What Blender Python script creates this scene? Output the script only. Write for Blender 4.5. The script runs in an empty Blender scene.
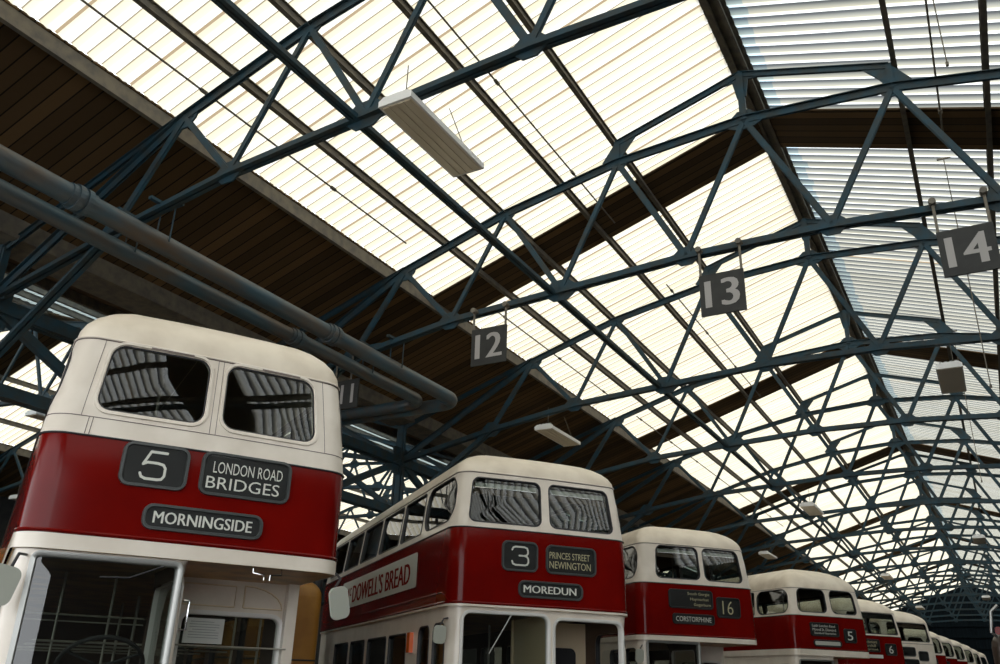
import bpy, math, random
from mathutils import Vector, Matrix
from mathutils.geometry import delaunay_2d_cdt
random.seed(7)
SC = bpy.context.scene
COL = SC.collection
PI = math.pi

# ------------------------------------------------------------------ materials
def new_mat(name):
    m = bpy.data.materials.new(name); m.use_nodes = True
    nt = m.node_tree; nt.nodes.clear()
    out = nt.nodes.new('ShaderNodeOutputMaterial')
    return m, nt, out
def paint(name, col, rough=.5, metal=0., coat=0., noise=.0, nscale=6., col2=None, bump=0., spec=.5, nvec=(1, 1, 1)):
    m, nt, out = new_mat(name)
    b = nt.nodes.new('ShaderNodeBsdfPrincipled')
    b.inputs['Base Color'].default_value = (*col, 1)
    b.inputs['Roughness'].default_value = rough
    b.inputs['Metallic'].default_value = metal
    b.inputs['Coat Weight'].default_value = coat
    b.inputs['Coat Roughness'].default_value = .06
    b.inputs['Specular IOR Level'].default_value = spec
    nt.links.new(b.outputs[0], out.inputs[0])
    if noise > 0 or bump > 0:
        tc = nt.nodes.new('ShaderNodeTexCoord')
        mp = nt.nodes.new('ShaderNodeMapping'); mp.inputs['Scale'].default_value = nvec
        nt.links.new(tc.outputs['Object'], mp.inputs[0])
        n = nt.nodes.new('ShaderNodeTexNoise'); n.inputs['Scale'].default_value = nscale
        n.inputs['Detail'].default_value = 6
        nt.links.new(mp.outputs[0], n.inputs['Vector'])
        if noise > 0:
            r = nt.nodes.new('ShaderNodeValToRGB')
            c2 = col2 or tuple(c * .55 for c in col)
            r.color_ramp.elements[0].position = .5 - noise * .35
            r.color_ramp.elements[0].color = (*c2, 1)
            r.color_ramp.elements[1].position = .62
            r.color_ramp.elements[1].color = (*col, 1)
            nt.links.new(n.outputs[0], r.inputs[0]); nt.links.new(r.outputs[0], b.inputs['Base Color'])
        if bump > 0:
            bp = nt.nodes.new('ShaderNodeBump'); bp.inputs['Strength'].default_value = bump
            bp.inputs['Distance'].default_value = .01
            nt.links.new(n.outputs[0], bp.inputs['Height']); nt.links.new(bp.outputs[0], b.inputs['Normal'])
    return m
M = {}
M['cream'] = paint('cream_paint', (.80, .72, .62), .32, coat=.35, noise=.25, nscale=3, col2=(.72, .64, .54))
M['red'] = paint('maroon_paint', (.16, .0035, .0018), .14, noise=.3, nscale=2, col2=(.13, .003, .002), spec=.18)
M['roofcream'] = paint('roof_cream_paint', (.78, .69, .56), .45, coat=.15, noise=.35, nscale=2.5, col2=(.66, .57, .45))
M['white'] = paint('white_paint', (.74, .72, .68), .4, coat=.3)
M['gasket'] = paint('black_rubber', (.018, .017, .02), .5)
M['seam'] = paint('panel_seam', (.16, .12, .11), .7)
M['chrome'] = paint('chrome', (.7, .7, .7), .14, metal=1)
M['alu'] = paint('dull_aluminium', (.40, .40, .38), .4, metal=.7)
M['greyframe'] = paint('grey_box_frame', (.055, .06, .058), .4, coat=.2)
M['blind'] = paint('blind_black', (.012, .013, .014), .55)
M['letter'] = paint('blind_lettering', (.85, .85, .80), .6)
M['letter_y'] = paint('yellowed_lettering', (.62, .56, .36), .6)
M['adboard'] = paint('advert_board', (.60, .61, .54), .35, spec=.3)
M['adred'] = paint('advert_red', (.20, .008, .004), .6, spec=.05)
M['lining'] = paint('saloon_lining', (.075, .045, .03), .6)
M['lining_c'] = paint('saloon_ceiling', (.30, .26, .19), .6)
M['ochre'] = paint('ochre_paint', (.42, .20, .03), .5, noise=.3, nscale=2, col2=(.30, .13, .02))
M['soffit'] = paint('canopy_soffit', (.72, .50, .24), .5, noise=.3, nscale=4, col2=(.5, .36, .2))
M['bulk'] = paint('bulkhead_cream', (.74, .60, .40), .45, coat=.2)
M['seat'] = paint('seat_leather', (.05, .022, .014), .45)
M['pole'] = paint('white_pole', (.28, .26, .21), .4)
M['rubber'] = paint('tyre', (.02, .02, .02), .8)
M['brownpanel'] = paint('brown_body', (.035, .022, .015), .4, coat=.3)
M['orange'] = paint('orange_lens', (.75, .13, .02), .25, coat=.5)
M['yellowstrip'] = paint('yellow_blind', (.55, .50, .05), .6)
M['paper'] = paint('paper', (.62, .62, .58), .8)
M['ink'] = paint('ink', (.2, .2, .2), .8)
M['steel'] = paint('blue_grey_steel', (.019, .052, .072), .6, noise=.6, nscale=5, col2=(.038, .042, .038), bump=.2, spec=.25)
M['steel_dark'] = paint('dark_purlin', (.17, .145, .105), .7, noise=.5, nscale=7, col2=(.10, .09, .075))
M['pipe'] = paint('blue_pipe', (.035, .075, .10), .45, noise=.8, nscale=2.2, col2=(.10, .06, .03), nvec=(2, .6, 2), bump=.15)
M['lampbody'] = paint('lamp_housing', (.8, .79, .76), .45)
M['mirror_back'] = paint('mirror_back', (.42, .43, .37), .4)
M['signboard'] = paint('sign_board', (.016, .016, .013), .6, noise=.3)
M['signnum'] = paint('sign_numeral', (.34, .32, .30), .6)
M['floor'] = paint('oily_concrete', (.06, .056, .05), .7, noise=.5, nscale=.5)
M['gable'] = paint('gable_cladding', (.008, .013, .017), .9, spec=.05, noise=.5, nscale=1.5, nvec=(6, 1, .4))
M['brick'] = paint('painted_brick', (.03, .027, .024), .8, noise=.5, nscale=3)

def boards_mat():
    m, nt, out = new_mat('timber_boarding')
    b = nt.nodes.new('ShaderNodeBsdfPrincipled'); b.inputs['Roughness'].default_value = .8; b.inputs['Specular IOR Level'].default_value = .15
    tc = nt.nodes.new('ShaderNodeTexCoord')
    sx = nt.nodes.new('ShaderNodeSeparateXYZ'); nt.links.new(tc.outputs['Object'], sx.inputs[0])
    mu = nt.nodes.new('ShaderNodeMath'); mu.operation = 'MULTIPLY'; mu.inputs[1].default_value = 1 / .19
    fl = nt.nodes.new('ShaderNodeMath'); fl.operation = 'FLOOR'
    fr = nt.nodes.new('ShaderNodeMath'); fr.operation = 'FRACT'
    nt.links.new(sx.outputs[1], mu.inputs[0]); nt.links.new(mu.outputs[0], fl.inputs[0]); nt.links.new(mu.outputs[0], fr.inputs[0])
    wn = nt.nodes.new('ShaderNodeTexWhiteNoise'); wn.noise_dimensions = '1D'; nt.links.new(fl.outputs[0], wn.inputs['W'])
    r = nt.nodes.new('ShaderNodeValToRGB')
    r.color_ramp.elements[0].color = (.055, .034, .016, 1); r.color_ramp.elements[1].color = (.15, .09, .04, 1)
    nt.links.new(wn.outputs[0], r.inputs[0])
    gt = nt.nodes.new('ShaderNodeMath'); gt.operation = 'GREATER_THAN'; gt.inputs[1].default_value = .1
    nt.links.new(fr.outputs[0], gt.inputs[0])
    mx = nt.nodes.new('ShaderNodeMixRGB'); mx.inputs[1].default_value = (.012, .008, .005, 1)
    nt.links.new(gt.outputs[0], mx.inputs[0]); nt.links.new(r.outputs[0], mx.inputs[2])
    nt.links.new(mx.outputs[0], b.inputs['Base Color']); nt.links.new(b.outputs[0], out.inputs[0])
    return m
M['boards'] = boards_mat()

XR = -2.125
PITCH = {-1: .212, 1: .228}
def sheet_mat(name, pitch, stops, lapn):
    # translucent corrugated sheet: tone banded across each corrugation, dark lines along the side laps
    m, nt, out = new_mat(name)
    N = nt.nodes.new; L = nt.links.new
    tc = N('ShaderNodeTexCoord'); sx = N('ShaderNodeSeparateXYZ'); L(tc.outputs['Object'], sx.inputs[0])
    def mth(op, a, b=None):
        n = N('ShaderNodeMath'); n.operation = op
        for i, v in enumerate((a, b)):
            if v is None: continue
            if isinstance(v, (int, float)): n.inputs[i].default_value = v
            else: L(v, n.inputs[i])
        return n.outputs[0]
    mp = N('ShaderNodeMapping'); mp.inputs['Scale'].default_value = (.35, 2.5, .35); L(tc.outputs['Object'], mp.inputs[0])
    nz = N('ShaderNodeTexNoise'); nz.inputs['Scale'].default_value = 2.; nz.inputs['Detail'].default_value = 5; L(mp.outputs[0], nz.inputs['Vector'])
    y = mth('MULTIPLY', sx.outputs[1], 1 / pitch)
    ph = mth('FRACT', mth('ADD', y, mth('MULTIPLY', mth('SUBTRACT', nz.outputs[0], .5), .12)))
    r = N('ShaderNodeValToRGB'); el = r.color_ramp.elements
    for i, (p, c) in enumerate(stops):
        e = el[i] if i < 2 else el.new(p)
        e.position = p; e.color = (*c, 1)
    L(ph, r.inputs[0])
    lap = mth('LESS_THAN', mth('FRACT', mth('MULTIPLY', y, 1 / lapn)), .17 / lapn)
    cells = mth('FLOOR', y)
    wn = N('ShaderNodeTexWhiteNoise'); wn.noise_dimensions = '1D'; L(cells, wn.inputs['W'])
    m2 = N('ShaderNodeMixRGB'); m2.blend_type = 'MULTIPLY'; L(mth('MULTIPLY', wn.outputs[0], .45), m2.inputs[0]); L(r.outputs[0], m2.inputs[1]); m2.inputs[2].default_value = (.72, .68, .58, 1)
    m3 = N('ShaderNodeMixRGB'); L(lap, m3.inputs[0]); L(m2.outputs[0], m3.inputs[1]); m3.inputs[2].default_value = (.17, .13, .085, 1)
    if pitch > .22:   # clean bluish ends where the sheets meet the ridge
        edge = mth('LESS_THAN', mth('SUBTRACT', sx.outputs[0], mth('MULTIPLY', wn.outputs[0], .09)), XR + .34)
        m4 = N('ShaderNodeMixRGB'); m4.blend_type = 'MULTIPLY'; L(edge, m4.inputs[0]); L(m3.outputs[0], m4.inputs[1]); m4.inputs[2].default_value = (.66, .80, .92, 1); m3 = m4
    t = N('ShaderNodeBsdfTranslucent'); L(m3.outputs[0], t.inputs[0])
    d = N('ShaderNodeBsdfDiffuse'); L(m3.outputs[0], d.inputs[0])
    ms = N('ShaderNodeMixShader'); ms.inputs[0].default_value = .15
    L(t.outputs[0], ms.inputs[1]); L(d.outputs[0], ms.inputs[2]); L(ms.outputs[0], out.inputs[0])
    return m
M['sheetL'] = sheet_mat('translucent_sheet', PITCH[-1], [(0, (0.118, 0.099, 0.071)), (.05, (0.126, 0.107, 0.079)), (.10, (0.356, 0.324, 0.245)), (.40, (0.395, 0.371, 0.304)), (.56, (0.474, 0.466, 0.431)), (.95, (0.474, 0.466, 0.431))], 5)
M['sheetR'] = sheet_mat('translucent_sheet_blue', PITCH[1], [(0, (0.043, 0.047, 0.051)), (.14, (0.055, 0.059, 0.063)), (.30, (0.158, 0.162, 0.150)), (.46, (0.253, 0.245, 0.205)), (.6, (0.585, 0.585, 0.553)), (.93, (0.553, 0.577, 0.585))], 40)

def glass_mat(name, tint, ior=1.5, rough=0.):
    m, nt, out = new_mat(name)
    f = nt.nodes.new('ShaderNodeFresnel')
    ge = nt.nodes.new('ShaderNodeNewGeometry'); mi = nt.nodes.new('ShaderNodeMix')   # a thin pane reflects alike from both faces
    mi.inputs[2].default_value = ior; mi.inputs[3].default_value = 1 / ior
    nt.links.new(ge.outputs['Backfacing'], mi.inputs[0]); nt.links.new(mi.outputs[0], f.inputs[0])
    t = nt.nodes.new('ShaderNodeBsdfTransparent'); t.inputs[0].default_value = (*tint, 1)
    g = nt.nodes.new('ShaderNodeBsdfGlossy'); g.inputs['Roughness'].default_value = rough
    x = nt.nodes.new('ShaderNodeMixShader')
    nt.links.new(f.outputs[0], x.inputs[0]); nt.links.new(t.outputs[0], x.inputs[1]); nt.links.new(g.outputs[0], x.inputs[2])
    nt.links.new(x.outputs[0], out.inputs[0])
    return m
M['glass'] = glass_mat('window_glass', (.66, .70, .66), 1.8)
M['boxglass'] = glass_mat('box_glass', (.9, .9, .88), 1.35)
M['lens'] = paint('lamp_diffuser', (.72, .63, .47), .3, coat=.5)

# ------------------------------------------------------------------ mesh helpers
class MB:
    def __init__(s): s.v = []; s.f = []
    def add(s, v, f):
        n = len(s.v); s.v += [tuple(p) for p in v]; s.f += [tuple(i + n for i in q) for q in f]; return s
    def box(s, c, d, mat=None):
        x, y, z = (k / 2 for k in d)
        P = [Vector((a * x, b * y, e * z)) for a in (-1, 1) for b in (-1, 1) for e in (-1, 1)]
        if mat is not None: P = [mat @ p for p in P]
        P = [p + Vector(c) for p in P]
        return s.add(P, [(0, 1, 3, 2), (4, 6, 7, 5), (0, 4, 5, 1), (2, 3, 7, 6), (0, 2, 6, 4), (1, 5, 7, 3)])
    def beam(s, a, b, w, h, up=(0, 0, 1), off=(0, 0)):
        a = Vector(a); b = Vector(b); d = (b - a).normalized(); up = Vector(up)
        x = d.cross(up)
        if x.length < 1e-4: x = d.cross(Vector((1, 0, 0)))
        x.normalize(); y = x.cross(d)
        P = [e + x * (off[0] + i * w / 2) + y * (off[1] + j * h / 2) for e in (a, b) for i, j in ((-1, -1), (1, -1), (1, 1), (-1, 1))]
        return s.add(P, [(0, 3, 2, 1), (4, 5, 6, 7), (0, 1, 5, 4), (1, 2, 6, 5), (2, 3, 7, 6), (3, 0, 4, 7)])
    def angles(s, a, b, w, up=(0, 0, 1), flange=-1, t=.012):
        # two steel angles back to back: a flange and a stem each
        g = .012
        for sx in (-1, 1):
            s.beam(a, b, w * .5, t, up, (sx * (w * .25 + g), flange * w * .5))
            s.beam(a, b, t, w, up, (sx * (g + t / 2), 0))
        return s
    def tube(s, pts, r, n=12, closed=False):
        pts = [Vector(p) for p in pts]; m = len(pts); R = []
        for i, p in enumerate(pts):
            if closed: d = pts[(i + 1) % m] - pts[i - 1]
            else: d = pts[min(i + 1, m - 1)] - pts[max(i - 1, 0)]
            d.normalize()
            if i == 0:
                x = d.cross(Vector((0, 0, 1)))
                if x.length < .1: x = d.cross(Vector((1, 0, 0)))
            else: x = px - d * px.dot(d)
            x.normalize(); px = x; y = d.cross(x)
            R.append([p + (x * math.cos(2 * PI * k / n) + y * math.sin(2 * PI * k / n)) * r for k in range(n)])
        V = [q for ring in R for q in ring]; F = []
        for i in range(m if closed else m - 1):
            j = (i + 1) % m
            for k in range(n): F.append((i * n + k, i * n + (k + 1) % n, j * n + (k + 1) % n, j * n + k))
        if not closed: F += [tuple(range(n))[::-1], tuple((m - 1) * n + k for k in range(n))]
        return s.add(V, F)
    def prism(s, poly, y0, y1):
        # poly in (x,z), extruded along y
        n = len(poly)
        V = [(x, y0, z) for x, z in poly] + [(x, y1, z) for x, z in poly]
        return s.add(V, [tuple(range(n)), tuple(range(2 * n - 1, n - 1, -1))] + [(i, i + n, (i + 1) % n + n, (i + 1) % n) for i in range(n)])
    def build(s, name, mat, parent=None, smooth=False):
        me = bpy.data.meshes.new(name); me.from_pydata(s.v, [], s.f); me.update()
        mats = mat if isinstance(mat, list) else [mat]
        for k in mats: me.materials.append(k)
        if smooth:
            me.polygons.foreach_set('use_smooth', [True] * len(me.polygons))
            try: me.set_sharp_from_angle(angle=math.radians(40))
            except Exception: pass
        o = bpy.data.objects.new(name, me); COL.objects.link(o)
        if parent: o.parent = parent
        return o
def tag(o, label, cat, group=None, kind=None):
    o['label'] = label; o['category'] = cat
    if group: o['group'] = group
    if kind: o['kind'] = kind
    return o
def structure(o): o['kind'] = 'structure'; return o
def empty(name, loc=(0, 0, 0), rz=0):
    o = bpy.data.objects.new(name, None); COL.objects.link(o); o.location = loc; o.rotation_euler = (0, 0, rz); return o
def copy_tree(o, parent=None):
    c = o.copy(); COL.objects.link(c); c.parent = parent
    for ch in list(o.children): copy_tree(ch, c)
    return c
def text2d(txt, bold=0.):
    # glyph outlines -> flat mesh in its own bounding box 0..1 x 0..1
    cu = bpy.data.curves.new('glyphs', 'FONT'); cu.body = txt; cu.resolution_u = 3; cu.offset = bold
    o = bpy.data.objects.new('glyphs', cu); COL.objects.link(o)
    bpy.context.view_layer.update()
    me = bpy.data.meshes.new_from_object(o.evaluated_get(bpy.context.evaluated_depsgraph_get()))
    V = [tuple(v.co[:2]) for v in me.vertices]; F = [tuple(p.vertices) for p in me.polygons]
    bpy.data.objects.remove(o); bpy.data.meshes.remove(me); bpy.data.curves.remove(cu)
    x0 = min(v[0] for v in V); x1 = max(v[0] for v in V); y0 = min(v[1] for v in V); y1 = max(v[1] for v in V)
    return [((x - x0) / (x1 - x0), (y - y0) / (y1 - y0)) for x, y in V], F
def embolden(two, w):
    # the same glyphs laid again a little to either side, for heavier strokes
    V, F = two; n = len(V); V2 = []; F2 = []
    for k, dx in enumerate((-w, 0, w)):
        V2 += [(w + (x + dx) * (1 - 2 * w), y, k) for x, y in V]; F2 += [tuple(i + k * n for i in f) for f in F]
    return V2, F2
def strokes2d(lines, w):
    # ribbon strokes with round joints, in the coordinates given
    V = []; F = []
    for pts in lines:
        pts = [Vector(p) for p in pts]
        for a, b in zip(pts, pts[1:]):
            d = (b - a).normalized(); n = Vector((-d.y, d.x)) * w / 2; k = len(V)
            V += [tuple(a - n), tuple(b - n), tuple(b + n), tuple(a + n)]; F.append((k, k + 1, k + 2, k + 3))
        for p in pts:
            k = len(V); V += [(p.x + math.cos(t * PI / 5) * w / 2, p.y + math.sin(t * PI / 5) * w / 2) for t in range(10)]
            F.append(tuple(range(k, k + 10)))
    return V, F
FIVE = ([[(.92, 1), (.30, 1), (.06, .52), (.22, .60), (.62, .60), (.84, .56), (.93, .44), (.93, .16), (.84, .03), (.68, 0), (.22, 0), (.06, .06), (0, .18)]], .1)
THREE = ([[(.02, .82), (.08, .95), (.22, 1), (.76, 1), (.92, .94), (.97, .8), (.97, .66), (.9, .56), (.75, .52), (.45, .52)],
          [(.75, .52), (.92, .47), (1, .35), (1, .17), (.93, .04), (.78, 0), (.22, 0), (.07, .06), (.02, .2)]], .1)

# ------------------------------------------------------------------ building numbers
XR = -2.125                 # ridge of the nave
HALF = 9.6                  # ridge to valley
ZR = 10.75; SL = .335       # sheet height at the ridge, slope
DC = 6.475                  # how far the clear sheeting reaches down
YS, YE = -5., 86.
Y1 = .94                    # first truss
BAY = 5.
def rz(d): return ZR - SL * d
BANDS = [(-9.9, -8.75), (1.2, 2.35), (12.3, 13.47), (23.4, 24.6), (35.0, 36.2), (46.2, 47.4), (57.4, 58.6), (68.6, 69.8), (79.8, 81.)]

def nave(xr, first):
    for side in (-1, 1):
        dc = 9.3 if side > 0 and first else DC  # unseen right slope: sheeting extended to the valley for window reflections and light
        P_ = PITCH[side]
        m = MB(); n = int((YE - YS) / P_ * 8); V = []; F = []
        rows = [0.12, 2.2, 4.4, dc + (.06 if side > 0 else .02)]
        for i in range(n + 1):
            y = YS + i * P_ / 8; dz = .024 * math.cos(2 * PI * (y / P_))
            for d in rows: V.append((xr + side * d, y, rz(d) + dz + .02))
        k = len(rows)
        for i in range(n):
            for j in range(k - 1):
                q = (i * k + j, i * k + j + 1, (i + 1) * k + j + 1, (i + 1) * k + j)
                F.append(q if side > 0 else q[::-1])
        m.add(V, F); structure(m.build('ceiling', M['sheetL' if side < 0 else 'sheetR'], smooth=True))
        b = MB()
        th = .03
        def slab(d0, d1, y0, y1, dz):
            P = [(xr + side * d, y, rz(d) + dz + e) for e in (0, th) for d, y in ((d0, y0), (d1, y0), (d1, y1), (d0, y1))]
            b.add(P, [(0, 1, 2, 3), (7, 6, 5, 4), (0, 4, 5, 1), (1, 5, 6, 2), (2, 6, 7, 3), (3, 7, 4, 0)])
        slab(dc, HALF, YS, YE, -.02)
        for y0, y1 in BANDS: slab(.1, dc, y0, y1, -.075)
        structure(b.build('ceiling', M['boards']))
        # kerb board along the foot of the clear sheeting
        c = MB(); c.beam((xr + side * (dc + .05), YS, rz(dc) - .13), (xr + side * (dc + .05), YE, rz(dc) - .13), .07, .22)
        structure(c.build('trim_%d' % (1 if side < 0 else 2), M['steel_dark']))
    c = MB(); c.box((xr, (YS + YE) / 2, ZR - .03), (.34, YE - YS, .05)); c.box((xr, (YS + YE) / 2, ZR + .07), (.3, YE - YS, .03))
    c.beam((xr + .08, YS, ZR - .09), (xr + .08, YE, ZR - .09), .05, .08)
    c.beam((xr - .06, YS, ZR - .08), (xr - .06, YE, ZR - .08), .02, .05)
    structure(c.build('trim_3', M['steel_dark']))
XL = XR - 2 * HALF
nave(XR, True); nave(XL, False)

# ------------------------------------------------------------------ trusses
NODES = dict(N0=(6.12, 8.38), N1=(4.08, 9.02), N2=(2.04, 9.43), N3=(0, 9.58), R2=(2.04, 9.80), R3=(0, 10.42),
             b0=(5.10, 7.24), b1=(3.06, 7.38), b2=(1.02, 7.51), bm=(7.14, 6.92), V=(9.55, 6.45), F=(9.55, 7.25), K=(9.5, 5.3))
def make_truss():
    t = empty('roof_truss', (XR, Y1, 0))
    def P(k, s): d, z = NODES[k]; return (s * d, 0, z)
    top = MB(); bot = MB(); raf = MB()
    for s in (-1, 1):
        for a, b in (('N0', 'N1'), ('N1', 'N2'), ('N2', 'N3')): top.angles(P(a, s), P(b, s), .11, flange=1)
        for a, b in (('V', 'bm'), ('bm', 'b0'), ('b0', 'b1'), ('b1', 'b2')): bot.angles(P(a, s), P(b, s), .11)
        raf.angles(P('R2', s), P('R3', s), .08, flange=1)
    bot.angles(P('b2', -1), P('b2', 1), .11)
    top.build('top_chord', M['steel'], t); bot.build('bottom_chord', M['steel'], t); raf.build('ridge_rafter', M['steel'], t)
    for s in (-1, 1):
        for a, b, w in (('N0', 'bm', .10), ('N0', 'b0', .07), ('N1', 'b0', .07), ('N1', 'b1', .07), ('N2', 'b1', .075), ('N2', 'b2', .075), ('N3', 'b2', .075)):
            m = MB(); m.beam(P(a, s), P(b, s), .05, w); m.beam(P(a, s), P(b, s), .012, w * 1.3); m.build('web_strut', M['steel'], t)
        m = MB(); m.angles(P('N0', s), P('V', s), .11, flange=1); m.build('haunch_rafter', M['steel'], t)
        m = MB(); m.angles((s * 6.12, 0, 8.42), P('F', s), .08, flange=1); m.build('eaves_rafter', M['steel'], t)
        m = MB(); m.angles(P('bm', s), P('K', s), .12); m.build('knee_brace', M['steel'], t)
        m = MB(); m.beam(P('N2', s), (s * 2.04, 0, 9.84), .06, .09); m.build('post', M['steel'], t)
        m = MB(); m.angles(P('F', s), P('K', s), .1, up=(0, 1, 0)); m.build('post', M['steel'], t)
        for k, w, h in (('N0', .24, .17), ('N1', .19, .13), ('N2', .19, .14), ('b0', .24, .15), ('b1', .32, .18), ('b2', .22, .15), ('bm', .26, .17), ('V', .3, .22)):
            d, z = NODES[k]; d *= s; up = -1 if k[0] == 'N' else 1
            poly = [(d - w, z - up * .04), (d + w, z - up * .04), (d + w * .85, z + up * h * .35), (d + w * .38, z + up * h), (d - w * .38, z + up * h), (d - w * .85, z + up * h * .35)]
            g = MB(); g.prism(poly, -.011, .011)
            if k[0] == 'b':
                g.prism([(x, 2 * z - zz) for x, zz in poly[2:]][::-1], -.011, .011)
            for q in range(5):
                for sy in (-1, 1): g.tube([(d - w * .6 + q * w * .3, sy * .011, z + up * .03), (d - w * .6 + q * w * .3, sy * .024, z + up * .03)], .012, 6)
            g.build('gusset_plate', M['steel'], t)
    m = MB(); m.beam(P('N3', 1), (0, 0, 10.45), .08, .10)
    m.prism([(-.09, 9.75), (.09, 9.75), (.3, 9.55), (.26, 9.5), (.1, 9.42), (-.1, 9.42), (-.26, 9.5), (-.3, 9.55)], -.012, .012)
    m.prism([(-.07, 10.0), (.07, 10.0), (.12, 10.3), (.42, 10.28), (0, 10.5), (-.42, 10.28), (-.12, 10.3)], -.012, .012)
    m.build('king_post', M['steel'], t)
    for s in (-1, 1):
        m = MB(); m.prism([(s * 2.04, 9.35), (s * 1.9, 9.62), (s * 1.65, 9.93), (s * 2.04, 9.86), (s * 2.3, 9.5)], -.012, .012)
        m.build('gusset_plate', M['steel'], t)
    return t
ORD = ['overhead nearest the camera', 'carrying the row of numbered signs', 'third from the camera', 'fourth from the camera', 'fifth from the camera', 'sixth from the camera', 'seventh from the camera',
       'eighth from the camera', 'ninth from the camera', 'tenth from the camera', 'eleventh from the camera', 'twelfth from the camera', 'thirteenth from the camera', 'fourteenth from the camera', 'fifteenth from the camera', 'sixteenth and last before the gable']
tr = make_truss(); tr.location.y = Y1 + BAY
tag(tr, 'blue-grey steel truss spanning under the glazed roof, ' + ORD[0], 'roof truss', 'blue steel trusses of the main roof')
for i in range(1, 16):
    c = copy_tree(tr); c.location = (XR, Y1 + BAY * (i + 1), 0)
    c['label'] = 'blue-grey steel truss spanning under the glazed roof, ' + ORD[i]
for i in range(1, 9):
    c = copy_tree(tr); c.location = (XL, Y1 + BAY * i, 0)
    c['group'] = 'trusses of the neighbouring roof'
    c['label'] = 'dark steel truss of the neighbouring roof seen through the left valley girder'

# longitudinal members
def long_beam(name, x, z, w, h, label, cat, group, y0=YS, y1=YE, mat='steel_dark', tube=False):
    m = MB()
    if tube:
        m.tube([(x, y0, z), (x, y1, z)], w / 2, 8)
        y = y0 + .3
        while y < y1: m.tube([(x, y, z), (x, y + .1, z)], w, 8); y += 2.6
    else:
        m.beam((x, y0, z), (x, y1, z), w, .012, off=(0, h / 2)); m.beam((x, y0, z), (x, y1, z), .014, h); m.beam((x, y0, z), (x, y1, z), w, .012, off=(0, -h / 2))
    o = m.build(name, M[mat]); tag(o, label, cat, group); return o
place = {5.36: 'lowest', 4.28: 'second lowest', 3.2: 'third from the bottom', 2.12: 'nearest the ridge'}
for side, sn in ((-1, 'left'), (1, 'right')):
    for d, w in place.items():
        long_beam('purlin', XR + side * d, rz(d) - .12, .075, .13, 'dark purlin running down the hall under the %s roof slope, %s' % (sn, w), 'purlin', 'purlins under the sheeting')
    for k in (.5, 1.5):
        d = (3 - k) * 2.04
        long_beam('purlin', XL + side * d, rz(d) - .12, .075, .13, 'dark purlin under the neighbouring roof beyond the left valley', 'purlin', 'purlins of the neighbouring roof')
    m = MB(); x = XR + side * 3.17; z = 7.36
    m.angles((x, YS, z), (x, YE - .4, z), .09)
    tag(m.build('bottom_tie', M['steel']), 'long steel tie joining the truss bottom chords on the %s side' % sn, 'steel tie', 'longitudinal ties')
for (d, side, y0, y1, w) in ((5.74, -1, -4.9, 10.4, 'low on the left slope, near length'), (5.74, -1, 13.6, 19.8, 'low on the left slope, middle length'), (5.74, -1, 21.5, 40, 'low on the left slope, far length'),
                             (2.88, -1, -4.9, 12.9, 'high on the left slope, near length'), (2.88, -1, 15.8, 24, 'high on the left slope, middle length'), (2.6, 1, 4, 12.9, 'on the right slope')):
    long_beam('conduit', XR + side * d, rz(d) - .22, .028, 0, 'thin cable conduit with couplings under the roof, ' + w, 'conduit', 'thin conduits', y0, y1, tube=True)
# wires below the ridge
for k, (x, y, z0, z1) in enumerate(((.55, 9.6, 8.6, 9.9), (.45, 13.9, 5.9, 9.9), (.15, 22, 6.2, 9.9))):
    m = MB(); m.tube([(x, y, z1), (x, y, z0)], .009, 6); m.tube([(x, y, z0 + .02), (x, y, z0 - .03)], .02, 6); m.beam((x - .1, y, z1), (x + .1, y, z1), .03, .03)
    tag(m.build('hanging_wire', M['steel_dark']), 'thin wire hanging from the right roof slope, ' + ('nearest of three', 'beside the sign 14', 'far down the hall')[k], 'wire', 'hanging wires')

# valley girders and columns
def valley(x, nm):
    t = empty('valley_girder', (x, 0, 0))
    m = MB(); m.angles((0, YS, 6.42), (0, YE - .3, 6.42), .22); m.beam((0, YS, 6.42), (0, YE - .3, 6.42), .03, .26); m.build('top_chord', M['steel'], t)
    m = MB(); m.angles((0, YS, 5.25), (0, YE - .3, 5.25), .2); m.beam((0, YS, 5.25), (0, YE - .3, 5.25), .03, .2); m.build('bottom_chord', M['steel'], t)
    m = MB(); m.box((0, (YS + YE) / 2, 7.36), (.7, YE - YS - .3, .05)); m.beam((.34, YS, 7.5), (.34, YE - .3, 7.5), .04, .3); m.beam((-.34, YS, 7.5), (-.34, YE - .3, 7.5), .04, .3)
    m.build('gutter', M['steel_dark'], t)
    for i in range(-1, 17):
        y = Y1 + BAY * i
        for a, b in (((0, y, 6.42), (0, y + 2.5, 5.25)), ((0, y + 2.5, 5.25), (0, y + 5, 6.42))):
            if b[1] > YE - .5: continue
            q = MB(); q.beam(a, b, .12, .14); q.build('diagonal', M['steel'], t)
        q = MB(); q.beam((0, y, 5.25), (0, y, 7.3), .14, .14, up=(0, 1, 0)); q.prism([(-.02, 6.1), (.02, 6.1), (.02, 6.75), (-.02, 6.75)], y - .3, y + .3); q.build('post', M['steel'], t)
    tag(t, 'deep blue lattice girder along the %s roof valley' % nm, 'girder', 'valley girders')
    for i in (1, 5, 9, 13):
        y = Y1 + BAY * i
        if y < YS: y = YS + .3
        q = MB(); q.box((0, 0, 2.58), (.02, .3, 5.16)); q.box((-.15, 0, 2.58), (.02, .26, 5.16)); q.box((.15, 0, 2.58), (.02, .26, 5.16)); q.box((0, 0, .02), (.5, .5, .04)); q.box((0, 0, 5.14), (.5, .45, .04))
        for e in (-1, 1): q.box((0, e * .15, 2.58), (.3, .016, 5.16))
        o = q.build('column', M['steel']); o.location = (x, y, 0)
        tag(o, 'steel column under the %s valley girder, behind the parked buses' % nm, 'column', 'steel columns')
valley(XR - HALF, 'left'); valley(XR + HALF, 'right')

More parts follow.
